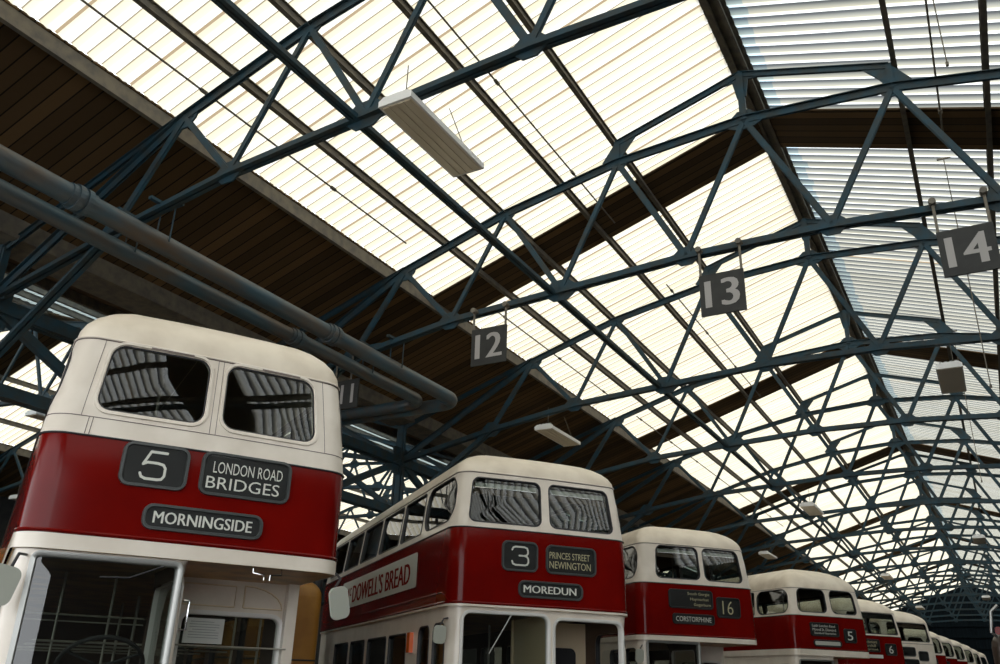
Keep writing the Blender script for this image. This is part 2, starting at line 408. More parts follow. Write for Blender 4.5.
# ------------------------------------------------------------------ shell of the hall
m = MB(); m.box((XR - HALF + .3, (YS + YE) / 2 - 10, -.1), (4 * HALF + .8, YE - YS + 20, .2)); structure(m.build('floor', M['floor']))
for nm, x in (('wall_left', XR - 3 * HALF - .15), ('wall_right', XR + HALF + .55)):  # unseen right wall added at the valley so the bus windows reflect dark
    m = MB(); m.box((x, (YS + YE) / 2, 3.8), (.3, YE - YS, 7.6)); structure(m.build(nm, M['brick']))
def gable(name, y, zlow):
    m = MB()
    for c in (XL, XR):
        m.prism([(c - HALF, zlow), (c + HALF, zlow), (c + HALF, 7.56), (c, 10.9), (c - HALF, 7.56)], y, y + .2)
    o = m.build(name, M['gable']); structure(o)
gable('wall_back', YE, 0.)
gable('wall_front', YS - .2, 7.0)
m = MB()
for z in (8.3, 7.4, 6.5, 5.6): m.beam((XR - HALF + .3, YE - .1, z - .0), (XR + HALF - .3, YE - .1, z), .1, .12)
for k in range(-4, 5): m.beam((XR + k * 2.04, YE - .08, 4.5), (XR + k * 2.04, YE - .08, rz(abs(k) * 2.04) - .2), .1, .1, up=(0, 1, 0))
structure(m.build('trim_4', M['gable']))

# ------------------------------------------------------------------ pipes
def pipe(name, xr_, yel, r, label):
    z = 6.6
    t = empty(name, (0, 0, 0))
    pts = [(xr_, YS + .1, z), (xr_, yel - .35, z)]
    for k in range(1, 7):
        a = k * PI / 12; pts.append((xr_ - .35 + .35 * math.cos(a), yel - .35 + .35 * math.sin(a), z))
    xe = -11.42
    for k in range(7):
        a = k * PI / 12; pts.append((xe + .3 - .3 * math.sin(a), yel, z - .3 + .3 * math.cos(a)))
    pts.append((xe, yel, .02))
    m = MB(); m.tube(pts, r, 20); m.build('pipe_run', M['pipe'], t, True)
    for y in ((4.9, 9.35) if xr_ > -8.7 else (.9, 9.2)):
        q = MB(); q.tube([(xr_, y - .09, z), (xr_, y - .02, z), (xr_, y - .018, z)], r * 1.3, 20); q.tube([(xr_, y + .02, z), (xr_, y + .09, z)], r * 1.3, 20)
        q.tube([(xr_, y - .16, z), (xr_, y + .16, z)], r * 1.12, 20)
        q.build('flange', M['pipe'], t)
    q = MB(); q.tube([(xr_ - .03, yel - .42, z), (xr_ - .03, yel - .30, z)], r * 1.12, 20); q.build('collar', M['pipe'], t)
    for y in (Y1 + BAY, Y1 + 2 * BAY):
        zc = 7.0
        for s in (-1, 1):
            q = MB(); q.tube([(xr_ + s * (r + .01), y + .12, z), (xr_ + s * (r + .01), y + .12, zc + .1)], .011, 6)
            q.build('hanger_rod', M['steel'], t)
        q = MB(); q.box((xr_, y + .12, zc + .12), (.5, .06, .05)); q.box((xr_, y, zc + .12), (.06, .34, .04)); q.build('clamp', M['steel'], t)
    return tag(t, label, 'pipe', 'heating pipes')
pipe('overhead_pipe', -8.38, 13.1, .125, 'blue overhead pipe with rusty band, outer of the pair bending left by sign 11')
pipe('overhead_pipe', -8.99, 12.84, .11, 'blue overhead pipe, inner and lower-looking of the pair above the nearest bus')

# ------------------------------------------------------------------ bay signs
def sign(txt, x0, x1, z0, z1, y, hang, hooks=(-.46, .46)):
    w = x1 - x0; h = z1 - z0
    t = empty('bay_sign', ((x0 + x1) / 2, y, z0))
    m = MB(); m.box((0, 0, h / 2), (w, .03, h)); m.build('board', M['signboard'], t)
    V, F = embolden(text2d(txt), .035)
    tw = w * (.52 if txt == '11' else .78); th_ = h * .66; sx_ = .04 if txt == '11' else 0.
    q = MB(); q.add([(sx_ - tw / 2 + a * tw, -.0175 - .001 * k, h * .18 + b * th_) for a, b, k in V], F); q.build('numerals', M['signnum'], t)
    for s in hooks:
        q = MB(); q.beam((s * w, 0, h - .05), (s * w, 0, h + hang), .035, .012, up=(0, 1, 0)); q.tube([(s * w, -.06, h + hang), (s * w, .06, h + hang)], .045, 8)
        q.build('hanger', M['steel_dark'], t)
    tag(t, 'dark hanging board with the pale number %s below the second truss' % txt, 'sign', 'numbered bay signs')
YSG = Y1 + 2 * BAY - .1
sign('11', -9.52, -8.97, 5.93, 6.45, YSG, .5, (-.46, .15))
sign('12', -6.72, -6.08, 6.3, 6.93, YSG, .34)
sign('13', -2.95, -2.32, 6.45, 7.08, YSG, .42)
sign('14', .1, .73, 6.4, 7.03, YSG, .44)

# ------------------------------------------------------------------ lamps
def make_lamp():
    t = empty('fluorescent_light')
    m = MB(); L = 1.5; w = .42
    m.prism([(-w / 2, 0), (w / 2, 0), (w / 2, .07), (w * .36, .11), (-w * .36, .11), (-w / 2, .07)], 0, L); m.build('housing', M['lampbody'], t)
    m = MB()
    for k in range(4): m.box((-.135 + k * .09, L / 2, -.004), (.07, L * .95, .012))
    m.box((0, L / 2, .002), (w * .9, L * .96, .006)); m.build('diffuser', M['lens'], t)
    m = MB()
    for k in range(4): m.box((-.12 + k * .08, .09, .125), (.04, .05, .04))
    m.box((0, .1, .11), (.32, .12, .02)); m.build('bracket', M['alu'], t)
    for y in (.08, L - .15):
        m = MB(); m.tube([(0.08, y, .1), (0.08, .08 if y < 1 else .9, .5)], .006, 6); m.build('suspension_wire', M['steel_dark'], t)
    return t
lamp = make_lamp()
LP = [(-4.62, 5.72, 7.20, 'nearest, below the closest truss'), (-7.93, 15.85, 6.75, 'over the second bus, under dark boarding'), (-.05, 15.85, 6.92, 'single one seen end-on below sign 14'),
      (-4.36, 25.86, 6.67, 'small, mid-roof above the third bus'), (-7.93, 35.86, 6.83, 'small, at the dark eave above the fourth bus'), (-4.5, 45.86, 7.0, 'tiny, on the bright roof left of the ridge'),
      (-.2, 35.86, 7.05, 'tiny, right of the ridge line'), (-4.3, 60.86, 6.8, 'tiny, left one before the dark gable'), (-.5, 55.86, 6.85, 'tiny, right one before the dark gable'),
      (-18.4, 10.86, 7.0, 'seen past the left edge of the nearest bus, upper'), (-26.7, 15.86, 6.7, 'seen past the left edge of the nearest bus, lower')]
for i, (x, y, z, w) in enumerate(LP):
    o = lamp if i == 0 else copy_tree(lamp)
    o.location = (x, y, z)
    tag(o, 'white box fluorescent light, ' + w, 'ceiling light', 'fluorescent lights')
# ------------------------------------------------------------------ buses
BL = 8.2
ZC = 4.10
def smooth(t): t = max(0., min(1., t)); return t * t * (3 - 2 * t)
def fillet(poly, step=.45):
    # poly: list of (u, v, r); returns open polyline through filleted corners
    out = []
    n = len(poly)
    for i, (u, v, r) in enumerate(poly):
        p = Vector((u, v))
        if i in (0, n - 1) or r <= 0: out.append(p); continue
        a = (Vector(poly[i - 1][:2]) - p).normalized(); b = (Vector(poly[i + 1][:2]) - p).normalized()
        k = 8 if r > .1 else 4
        # right-angled corners only
        c = p + a * r + b * r
        for j in range(k + 1):
            t = j / k * PI / 2
            out.append(c - b * r * math.cos(t) - a * r * math.sin(t))
    res = [out[0]]
    for q in out[1:]:
        d = (q - res[-1]).length
        if d < 1e-5: continue
        m = max(1, int(math.ceil(d / step)))
        s = res[-1].copy()
        for j in range(1, m + 1): res.append(s.lerp(q, j / m))
    return res
class Shell:
    def __init__(s, poly, taper=True, dome=.0):
        s.p = fillet(poly); s.taper = taper; n = len(s.p)
        s.cum = [0.]
        for a, b in zip(s.p, s.p[1:]): s.cum.append(s.cum[-1] + (b - a).length)
        s.L = s.cum[-1]
        s.n = []
        for i in range(n):
            d = Vector((0, 0))
            if i > 0: d += (s.p[i] - s.p[i - 1]).normalized()
            if i < n - 1: d += (s.p[i + 1] - s.p[i]).normalized()
            d.normalize(); s.n.append(Vector((d.y, -d.x)))
    def at(s, t):
        t = max(0., min(s.L, t)); lo, hi = 0, len(s.cum) - 1
        while hi - lo > 1:
            m = (lo + hi) // 2
            if s.cum[m] <= t: lo = m
            else: hi = m
        f = (t - s.cum[lo]) / (s.cum[hi] - s.cum[lo])
        return s.p[lo].lerp(s.p[hi], f), s.n[lo].lerp(s.n[hi], f).normalized()
    def morph(s, q, z):
        u, v = q
        w = max(0., 1 - max(v, 0) / .9)
        v = v + .05 * (u / 1.22) ** 2 * w
        if s.taper:
            t = max(0., (z - 3.25) / .85)
            u *= 1 - .085 * t ** 1.15
            v += .09 * t ** 1.15 * max(0., 1 - v / 3.)
        return u, v
    def __call__(s, t, z, off=0.):
        q, n = s.at(t); u, v = s.morph(q, z)
        return Vector((u + n.x * off, v + n.y * off, z))
    def normal(s, t, z):
        q, n = s.at(t)
        if not s.taper: return Vector((n.x, n.y, 0))
        e = .02
        a = Vector((*s.morph(q, z + e), z + e)); b = Vector((*s.morph(q, z - e), z - e))
        up = (a - b).normalized(); h = Vector((n.x, n.y, 0))
        return (h - up * h.dot(up)).normalized()
    def s_of(s, u, v):
        best = None; P = Vector((u, v))
        for i in range(len(s.p) - 1):
            a, b = s.p[i], s.p[i + 1]; d = b - a
            f = max(0., min(1., (P - a).dot(d) / d.length_squared)); q = a + d * f
            e = (P - q).length
            if best is None or e < best[0]: best = (e, s.cum[i] + f * d.length)
        return best[1]
def mapped(sh, V, F, name, mat, parent, off=0., flip=False):
    co = [sh(a, z, off) for a, z in V]
    me = bpy.data.meshes.new(name); me.from_pydata([tuple(c) for c in co], [], [f[::-1] if flip else f for f in F])
    me.materials.append(mat); me.polygons.foreach_set('use_smooth', [True] * len(F)); me.update()
    sg = -1 if flip else 1
    me.normals_split_custom_set_from_vertices([tuple(sh.normal(a, z) * sg) for a, z in V])
    o = bpy.data.objects.new(name, me); COL.objects.link(o); o.parent = parent
    return o
def rrect(a0, a1, z0, z1, r, k=5):
    r = min(r, (a1 - a0) / 2 - 1e-3, (z1 - z0) / 2 - 1e-3); P = []
    for cx, cz, t0 in ((a1 - r, z0 + r, -PI / 2), (a1 - r, z1 - r, 0), (a0 + r, z1 - r, PI / 2), (a0 + r, z0 + r, PI)):
        for j in range(k + 1):
            t = t0 + j / k * PI / 2; P.append((cx + r * math.cos(t), cz + r * math.sin(t)))
    return P
def inside(h, x, z):
    a0, a1, z0, z1, r = h
    if not (a0 < x < a1 and z0 < z < z1): return False
    r = min(r, (a1 - a0) / 2, (z1 - z0) / 2)
    dx = max(a0 + r - x, x - (a1 - r), 0); dz = max(z0 + r - z, z - (z1 - r), 0)
    return dx * dx + dz * dz < r * r or (dx == 0 or dz == 0)
def wall(sh, z0, z1, holes, rows=3):
    pts = []; edges = []
    def loop(P):
        k = len(pts); pts.extend(Vector(p) for p in P)
        for i in range(len(P)): edges.append((k + i, k + (i + 1) % len(P)))
    S = sh.cum
    loop([(a, z0) for a in S] + [(S[-1], z0 + (z1 - z0) * j / rows) for j in range(1, rows)] + [(a, z1) for a in S[::-1]] + [(0, z1 - (z1 - z0) * j / rows) for j in range(1, rows)])
    for h in holes: loop(rrect(*h))
    for a in S[1:-1]:
        for j in range(1, rows):
            z = z0 + (z1 - z0) * j / rows
            if not any(inside((h[0] - .03, h[1] + .03, h[2] - .03, h[3] + .03, h[4]), a, z) for h in holes): pts.append(Vector((a, z)))
    V, E_, F, *_ = delaunay_2d_cdt(pts, edges, [], 0, 1e-4)
    FF = []
    for f in F:
        c = sum((V[i] for i in f), Vector((0, 0))) / len(f)
        if any(inside(h, c.x, c.y) for h in holes): continue
        if c.x < 0 or c.x > sh.L: continue
        FF.append(tuple(f))
    return [tuple(v) for v in V], FF
def band(sh, z0, z1, rows=2):
    S = sh.cum; V = [(a, z0 + (z1 - z0) * j / rows) for a in S for j in range(rows + 1)]; F = []
    k = rows + 1
    for i in range(len(S) - 1):
        for j in range(rows): F.append((i * k + j, (i + 1) * k + j, (i + 1) * k + j + 1, i * k + j + 1))
    return V, F
def patch(sh, a0, a1, z0, z1, off, name, mat, parent, r=0., nseg=4):
    if r: 
        P = rrect(a0, a1, z0, z1, r); V = P + [((a0 + a1) / 2, (z0 + z1) / 2)]; n = len(P)
        F = [(i, (i + 1) % n, n) for i in range(n)]
    else:
        V = [(a0 + (a1 - a0) * i / nseg, z) for i in range(nseg + 1) for z in (z0, z1)]
        F = [(2 * i, 2 * i + 2, 2 * i + 3, 2 * i + 1) for i in range(nseg)]
    return mapped(sh, V, F, name, mat, parent, off)
def ringframe(sh, h, prof, name, mat, parent):
    a0, a1, z0, z1, r = h; V = []; F = []; n = None
    co = []
    for e, off in prof:
        P = rrect(a0 - e, a1 + e, z0 - e, z1 + e, max(r + e, .004)); n = len(P)
        co += [tuple(sh(a, z, off)) for a, z in P]
    for k in range(len(prof) - 1):
        for i in range(n):
            j = (i + 1) % n
            F.append((k * n + i, k * n + j, (k + 1) * n + j, (k + 1) * n + i))
    me = bpy.data.meshes.new(name); me.from_pydata(co, [], F); me.materials.append(mat)
    me.polygons.foreach_set('use_smooth', [True] * len(F)); me.update()
    try: me.set_sharp_from_angle(angle=math.radians(50))
    except Exception: pass
    o = bpy.data.objects.new(name, me); COL.objects.link(o); o.parent = parent; return o
def window(sh, h, bus, style='gasket', glass=True, vent=None):
    if style == 'gasket': prof = [(.014, 0), (.012, .008), (0, .008), (-.006, 0), (-.006, -.06)]; mt = M['gasket']
    elif style == 'cream': prof = [(.035, 0), (.03, .014), (.008, .014), (0, -.012), (-.004, -.012), (-.004, -.06)]; mt = M['cream']
    elif style == 'alu': prof = [(.03, 0), (.03, .02), (0, .02), (-.01, .01), (-.01, -.06)]; mt = M['alu']
    else: prof = [(.03, 0), (.028, .016), (0, .016), (-.01, .005), (-.01, -.06)]; mt = M['white']
    w = ringframe(sh, h, prof, 'window', mt, bus)
    if style == 'cream':
        g = ringframe(sh, h, [(.004, -.008), (-.012, -.008), (-.012, -.02)], 'gasket', M['gasket'], w)
    if glass: patch(sh, h[0] - .004, h[1] + .004, h[2] - .004, h[3] + .004, -.02, 'pane', M['glass'], w, h[4])
    if vent:
        a0, a1, z0, z1, r = h
        patch(sh, a0 + .04, a1 - .04, z1 - .115, z1 - .05, -.035, 'vent_light', M['alu'], w)
        for zz in (z1 - .045, z1 - .12):
            m = MB(); m.tube([tuple(sh(a0 + .03 + (a1 - a0 - .06) * i / 6, zz, -.028)) for i in range(7)], .009, 6); m.build('vent_rail', M['chrome'], w)
        patch(sh, a0 + .02, a1 - .02, z1 - .2, z1 - .125, -.036, 'vent_bar', M['lining'], w)
    return w
def roof(sh, zc, hr, p, bus, mat, off=0., name='roof', rings=12):
    S = sh.cum; V = []; F = []
    RA = .7 if p < 2 else 1.05
    fs = [RA / 1.22 * (1 - math.cos(PI / 2 * i / 8)) for i in range(9)] + [RA / 1.22 + (.995 - RA / 1.22) * i / 4 for i in range(1, 5)]
    vc = BL / 2
    for f in fs:
        e = min(1, f * 1.22 / RA)
        z = zc + (hr - .06) * math.sqrt(max(0, 1 - (1 - e) ** 2)) + .06 * (1 - (1 - f) ** 2)
        for a in S:
            q, n = sh.at(a); u, v = sh.morph(q, zc)
            u += n.x * off; v += n.y * off
            d = f * 1.22
            V.append((u * (1 - f), vc + (v - vc) * (1 - d / (BL / 2)), z + off * min(1, f * 3)))
    n = len(S)
    for k in range(len(fs) - 1):
        for i in range(n - 1): F.append((k * n + i, k * n + i + 1, (k + 1) * n + i + 1, (k + 1) * n + i))
    m = MB(); m.add(V, F); return m.build(name, mat, bus, True)
def plate(sh, z, off, name, mat, parent, th=.03):
    P = [sh(a, z, off) for a in sh.cum]; n = len(P)
    m = MB(); V = [tuple(p) for p in P] + [(p.x, p.y, p.z + th) for p in P]
    m.add(V, [tuple(range(n))[::-1], tuple(range(n, 2 * n))] + [(i, (i + 1) % n, (i + 1) % n + n, i + n) for i in range(n)])
    return m.build(name, mat, parent)
def lettering(sh, two, a0, a1, z0, z1, off, mat, parent, slant=0., name='lettering'):
    V, F = two
    V2 = [(a0 + q[0] * (a1 - a0) + slant * q[1] * (z1 - z0), z0 + q[1] * (z1 - z0)) for q in V]
    o = mapped(sh, V2, F, name, mat, parent, off)
    if len(V[0]) > 2:
        for i, q in enumerate(V): o.data.vertices[i].co += sh.normal(V2[i][0], V2[i][1]) * .0008 * q[2]
    return o
def dest_box(sh, a0, a1, z0, z1, r, bus, items, frame='greyframe'):
    h = (a0, a1, z0, z1, r)
    b = ringframe(sh, h, [(.028, .0), (.024, .022), (.004, .022), (0, .006)], 'destination_box', M[frame], bus)
    patch(sh, a0, a1, z0, z1, .006, 'blind', M['blind'], b, r)
    for two, x0, x1, y0, y1, mt in items: lettering(sh, two, a0 + x0 * (a1 - a0), a0 + x1 * (a1 - a0), z0 + y0 * (z1 - z0), z0 + y1 * (z1 - z0), .009, M[mt], b)
    patch(sh, a0, a1, z0, z1, .015, 'glass', M['boxglass'], b, r)
    return b
def line(sh, pts, r, name, mat, parent, off=.0):
    m = MB(); m.tube([tuple(sh(a, z, off)) for a, z in pts], r, 6); return m.build(name, mat, parent, True)
def around(sh, z, r, name, mat, parent, off=.0):
    return line(sh, [(a, z) for a in sh.cum], r, name, mat, parent, off)
UP = [(0, BL, 0), (-1.22, BL, .35), (-1.22, 0, .2), (1.22, 0, .2), (1.22, BL, .35), (0, BL, 0)]
LOWF = [(0, BL, 0), (-1.2, BL, .3), (-1.2, .03, .17), (1.2, .03, .17), (1.2, BL, .3), (0, BL, 0)]
SIDE_UP = [(.12, 1.34), (1.46, 2.5), (2.62, 3.76), (3.9, 5.05), (5.19, 6.3), (6.44, 7.55)]

def make_bus(x, y, th, zw=3.28, zb=2.54, front='two', front_style='cream', half=True, vent=False, hr=.48, p=1.95, lower='cream', redband='red', zt=2.43,
             boxes=None, seats=True, detail=True, wz=(3.5, 4.06), fu=((-1.0, -.06), (.06, 1.0)), frad=.09):
    bus = empty('double_decker_bus', (x, y, 0), th)
    sh = Shell(UP); mc = M['cream']
    S = sh.s_of
    holes = []; win = []
    zf0, zf1 = wz
    for u0, u1 in fu: h = (S(u0, 0), S(u1, 0), zf0, zf1, frad); holes.append(h); win.append((h, front_style, vent))
    for i, (v0, v1) in enumerate(SIDE_UP):
        z0_, r_ = (3.49, .05) if i else (3.49, .2)
        for sg in (-1, 1):
            a = sorted((S(sg * 1.22, v0), S(sg * 1.22, v1))); h = (a[0], a[1], z0_, 4.05, r_); holes.append(h); win.append((h, 'gasket', False))
    a = (S(-.6, BL), S(.6, BL))
    V, F = wall(sh, zw, ZC, holes)
    mapped(sh, V, F, 'window_surround', mc, bus)
    mapped(sh, V, F, 'interior_lining', M['lining'], bus, -.06, True)
    for h, st, vn in win: window(sh, h, bus, st, vent=vn)
    V, F = band(sh, zb, zw); mapped(sh, V, F, 'livery_band', M[redband], bus)
    V, F = band(sh, zt, zb, 1); mapped(sh, V, F, 'canopy_trim', mc, bus, .012)
    roof(sh, ZC, hr, p, bus, M['roofcream']); roof(sh, ZC, hr - .06, p, bus, M['lining_c'], -.05, 'saloon_ceiling', 6)
    around(sh, ZC, .008, 'gutter', M['cream'], bus, .006); around(sh, ZC - .012, .004, 'gutter_seam', M['seam'], bus, .003)  # gutter with a thin dark seam line just below it
    around(sh, zw, .008, 'beading', M['gasket'], bus, .004)
    around(sh, zb + .02, .012, 'beading', M[redband], bus, .006)
    plate(sh, zt, -.01, 'soffit', M['soffit'], bus, .02); plate(sh, zt + .06, -.02, 'deck', M['lining'], bus, .03)
    # ---- lower deck
    if half:
        lw = Shell([(0, BL, 0), (-1.2, BL, .3), (-1.2, .04, .14), (-.01, .04, .05), (-.01, 1.2, .04), (1.2, 1.2, .04), (1.2, BL, .3), (0, BL, 0)], False)
    else: lw = Shell(LOWF, False)
    T = lw.s_of; hs = []; ww = []
    if half:
        h = (T(-1.06, .04), T(-.08, .04), 1.5, 2.385, .03); hs.append(h); ww.append((h, 'alu', True))
        h = (T(-.01, .2), T(-.01, 1.02), 1.5, 2.3, .08); hs.append(h); ww.append((h, 'white', True))
        h = (T(.22, 1.2), T(1.1, 1.2), 1.35, 2.13, .08); hs.append(h); ww.append((h, 'white', True))
    else:
        h = (T(-1.04, .03), T(.04, .03), 1.5, 2.40, .09); hs.append(h); ww.append((h, 'white', True))
        h = (T(.13, .03), T(1.08, .03), 1.25, 2.37, .1); hs.append(h); ww.append((h, 'white', False))
    for sg in (-1, 1):
        L_ = [(.2, .66, 1.4, 2.28, .12), (.84, 1.28, 1.3, 2.27, .1)] if sg < 0 else ([] if half else [(.2, .9, 1.3, 2.27, .12)])
        L_ += [(1.86, 2.74, 1.4, 2.22, .05), (2.9, 4.0, 1.4, 2.22, .05), (4.22, 5.2, 1.4, 2.22, .05), (5.4, 6.5, 1.4, 2.22, .05)]
        for v0, v1, z0, z1, r in L_:
            a = sorted((T(sg * 1.2, v0), T(sg * 1.2, v1))); h = (a[0], a[1], z0, z1, r); hs.append(h); ww.append((h, 'gasket', True))
    V, F = wall(lw, 1.2, zt, hs)
    mapped(lw, V, F, 'lower_panel', M[lower], bus); mapped(lw, V, F, 'interior_lining', M['lining'], bus, -.06, True)
    V, F = band(lw, .38, 1.2); mapped(lw, V, F, 'skirt_panel', M['red'], bus)
    for h, st, gl in ww: window(lw, h, bus, st, glass=gl)
    plate(lw, .62, -.03, 'saloon_floor', M['lining'], bus, .04)
    if half:
        m = MB(); m.prism([(.06, .55), (.98, .55), (.98, 1.3), (.86, 1.42), (.18, 1.42), (.06, 1.3)], -.02, 1.19); m.build('bonnet', M['red'], bus)
        m = MB(); m.prism([(.2, .6), (.86, .6), (.86, 1.32), (.78, 1.38), (.28, 1.38), (.2, 1.32)], -.07, -.02)
        for k in range(11): m.box((.27 + k * .052, -.078, .96), (.012, .012, .66))
        m.build('radiator', M['chrome'], bus)
    for sg in (-1, 1):
        for v in (1.0 if not half else .75, 5.9):
            m = MB(); m.tube([(sg * 1.0, v, .5), (sg * 1.19, v, .5)], .5, 28); w = m.build('wheel', M['rubber'], bus, True)
            m = MB(); m.tube([(sg * 1.15, v, .5), (sg * 1.215, v, .5)], .27, 20); m.tube([(sg * 1.2, v, .5), (sg * 1.25, v, .5)], .1, 12); m.build('hub', M['white'], w, True)
    if seats:
        for i in range(7):
            for sg in (-1, 1):
                yy = 1.15 + i * .85; m = MB()
                m.box((sg * .68, yy, 2.98), (.82, .42, .12)); m.box((sg * .68, yy + .22, 3.2), (.82, .09, .5)); m.tube([(sg * .68 - .4, yy + .22, 3.5), (sg * .68 + .4, yy + .22, 3.5)], .02, 8)
                m.box((sg * .68, yy, 2.72), (.5, .05, .42)); m.build('seat', M['seat'], bus)
        for yy in (1.4, 3.1, 4.8):
            for sg in (-1, 1):
                m = MB(); m.tube([(sg * .27, yy, 2.5), (sg * .27, yy, 4.3)], .014, 8); m.build('stanchion', M['pole'], bus)
        for yy in (1.25, 2.4, 3.6, 4.8):
            m = MB(); m.tube([(.2, yy, .64), (.2, yy, 2.42)], .016, 8); m.tube([(-.9, yy, 1.85), (.95, yy, 1.85)], .01, 6); m.build('stanchion', M['pole'], bus)
    return bus, sh, lw
def rows(texts, mt='letter_y'):
    n = len(texts); out = []
    for i, (t, a, b) in enumerate(texts):
        out.append((text2d(t), a, b, 1 - (i + 1) / n + .06 / n * 2, 1 - i / n - .2 / n, mt))
    return out
G = 'double decker buses parked in a row'

# -- nearest bus
bus, sh, lw = make_bus(-5.337, 4.674, 1.043, fu=((-.915, -.085), (.065, .895)), wz=(3.50, 4.07), frad=.11)
S = sh.s_of; F0 = lambda u: S(u, 0)
tag(bus, 'largest nearest red and cream half-cab bus showing route 5 MORNINGSIDE', 'bus', G)
for u in (-.99, 0.0, .985):
    for du in ((-.012, .012) if u == 0 else (0,)):
        line(sh, [(F0(u + du * 2), 3.43 + k * .11) for k in range(7)], .0022, 'panel_seam', M['seam'], bus, .001)
around(sh, 3.43, .0035, 'panel_seam', M['seam'], bus, .001)
line(sh, [(F0(-.93), 3.29), (F0(-.93), 3.43)], .003, 'panel_seam', M['seam'], bus, .001); line(sh, [(F0(-.9), 3.29), (F0(-.9), 3.43)], .003, 'panel_seam', M['seam'], bus, .001)
for a, b in ((-.62, -.25), (.38, .75)): patch(sh, F0(a), F0(b), 4.078, 4.09, .016, 'drip_vent', M['seam'], bus)
dest_box(sh, F0(-.61), F0(-.165), 2.965, 3.255, .05, bus, [(strokes2d(*FIVE), .27, .70, .14, .87, 'letter')])
dest_box(sh, F0(-.02), F0(.665), 2.965, 3.265, .05, bus, [(text2d('LONDON ROAD'), .10, .93, .52, .83, 'letter'), (text2d('BRIDGES'), .04, .91, .10, .42, 'letter')])
dest_box(sh, F0(-.39), F0(.48), 2.655, 2.80, .05, bus, [(embolden(text2d('MORNINGSIDE'), .003), .06, .93, .18, .80, 'letter')])
T = lw.s_of
m = MB(); n_ = 28
c0 = Vector((-.46, .42, 1.66)); tilt = Matrix.Rotation(math.radians(-42), 3, 'X')
m.tube([c0 + tilt @ Vector((.3 * math.cos(2 * PI * k / n_), .3 * math.sin(2 * PI * k / n_), 0)) for k in range(n_)], .016, 8, True)
for k in range(3):
    a = PI / 2 + k * 2 * PI / 3; m.tube([c0, c0 + tilt @ Vector((.3 * math.cos(a), .3 * math.sin(a), 0))], .011, 6)
m.tube([c0, c0 + tilt @ Vector((0, 0, -.5))], .03, 8); m.build('steering_wheel', M['rubber'], bus, True)
w = MB(); w.tube([lw(T(-.2, .04), 2.37, .03), lw(T(-.42, .04), 2.27, .035), lw(T(-.62, .04), 2.26, .03)], .007, 6); w.build('wiper', M['gasket'], bus)
q = MB(); q.tube([lw(T(-.02, .04), 2.14, .0) + Vector((.02, -.01, 0)), lw(T(-.02, .04), 2.14, .0) + Vector((.06, -.04, 0)), lw(T(-.02, .04), 1.93, 0) + Vector((.06, -.04, 0)), lw(T(-.02, .04), 1.93, 0) + Vector((.02, -.01, 0))], .009, 8); q.build('grab_handle', M['chrome'], bus, True)
for s_, u_ in ((1, .49), (-1, .72)):
    q = MB(); q.tube([(u_, .06, 2.44), (u_, .05, 2.385), (u_ + s_ * .09, .05, 2.375), (u_ + s_ * .09, .05, 2.335)], .007, 8); q.build('hook', M['chrome'], bus, True)
q = MB(); q.box((.42, 1.17, 1.985), (.34, .006, .21)); nt_ = q.build('notice', M['paper'], bus)
q = MB()
for k in range(7): q.box((.42 + (.0 if k else -.02), 1.165, 2.06 - k * .022), (.2 if k in (0, 3) else .26, .002, .004))
q.build('print', M['ink'], nt_)
# bulkhead mouldings above the nearside window, bulkhead corner pillar
for pts in ([(.2, 2.2), (.2, 2.38), (.66, 2.38), (.66, 2.2), (.2, 2.2)], [(.74, 2.2), (.74, 2.39)] + [(.74 + .36 * math.sin(t * PI / 12), 2.2 + .19 * math.cos(t * PI / 12)) for t in range(7)] + [(.74, 2.2)]):
    q = MB(); q.tube([(u, 1.19, z) for u, z in pts], .007, 6); q.build('moulding', M['bulk'], bus)
q = MB(); q.box((1.17, 1.16, 1.7), (.1, .1, 1.5)); q.build('corner_pillar', M['cream'], bus)
q = MB(); q.tube([(.1, 1.1, 1.86), (1.15, 1.1, 1.86)], .008, 6); q.tube([(-1.0, 1.1, 2.05), (-.1, 1.1, 2.05)], .008, 6); q.tube([(-1.0, 1.1, 2.0), (-.1, 1.1, 2.0)], .006, 6); q.build('guard_rail', M['pole'], bus)
for u_ in (-.75, -.35, .72, .95):
    q = MB(); q.tube([(u_, 1.3, .7), (u_, 1.3, 2.4)], .011, 6); q.build('stanchion', M['pole'], bus)
def mirror(bus, c, w_, h_, arm, tiltz=0.):
    m = MB(); P = rrect(-w_ / 2, w_ / 2, -h_ / 2, h_ / 2, w_ * .3)
    m.prism(P, -.012, .012); o = m.build('mirror', M['mirror_back'], bus); o.location = c; o.rotation_euler = (.1, tiltz, .2)
    R_ = o.rotation_euler.to_matrix().inverted()
    q = MB(); q.tube([R_ @ (Vector(a) - Vector(c)) for a in arm], .011, 6); q.build('mirror_arm', M['gasket'], o)
mirror(bus, (1.17, -.12, 2.19), .17, .25, [(1.13, -.10, 2.31), (1.2, -.02, 2.39), (1.2, .1, 2.44)], -.28)
mirror(bus, (-1.24, -.1, 2.15), .2, .26, [(-1.22, -.08, 2.2), (-1.17, -.04, 2.37), (-1.12, .1, 2.38)], .2)

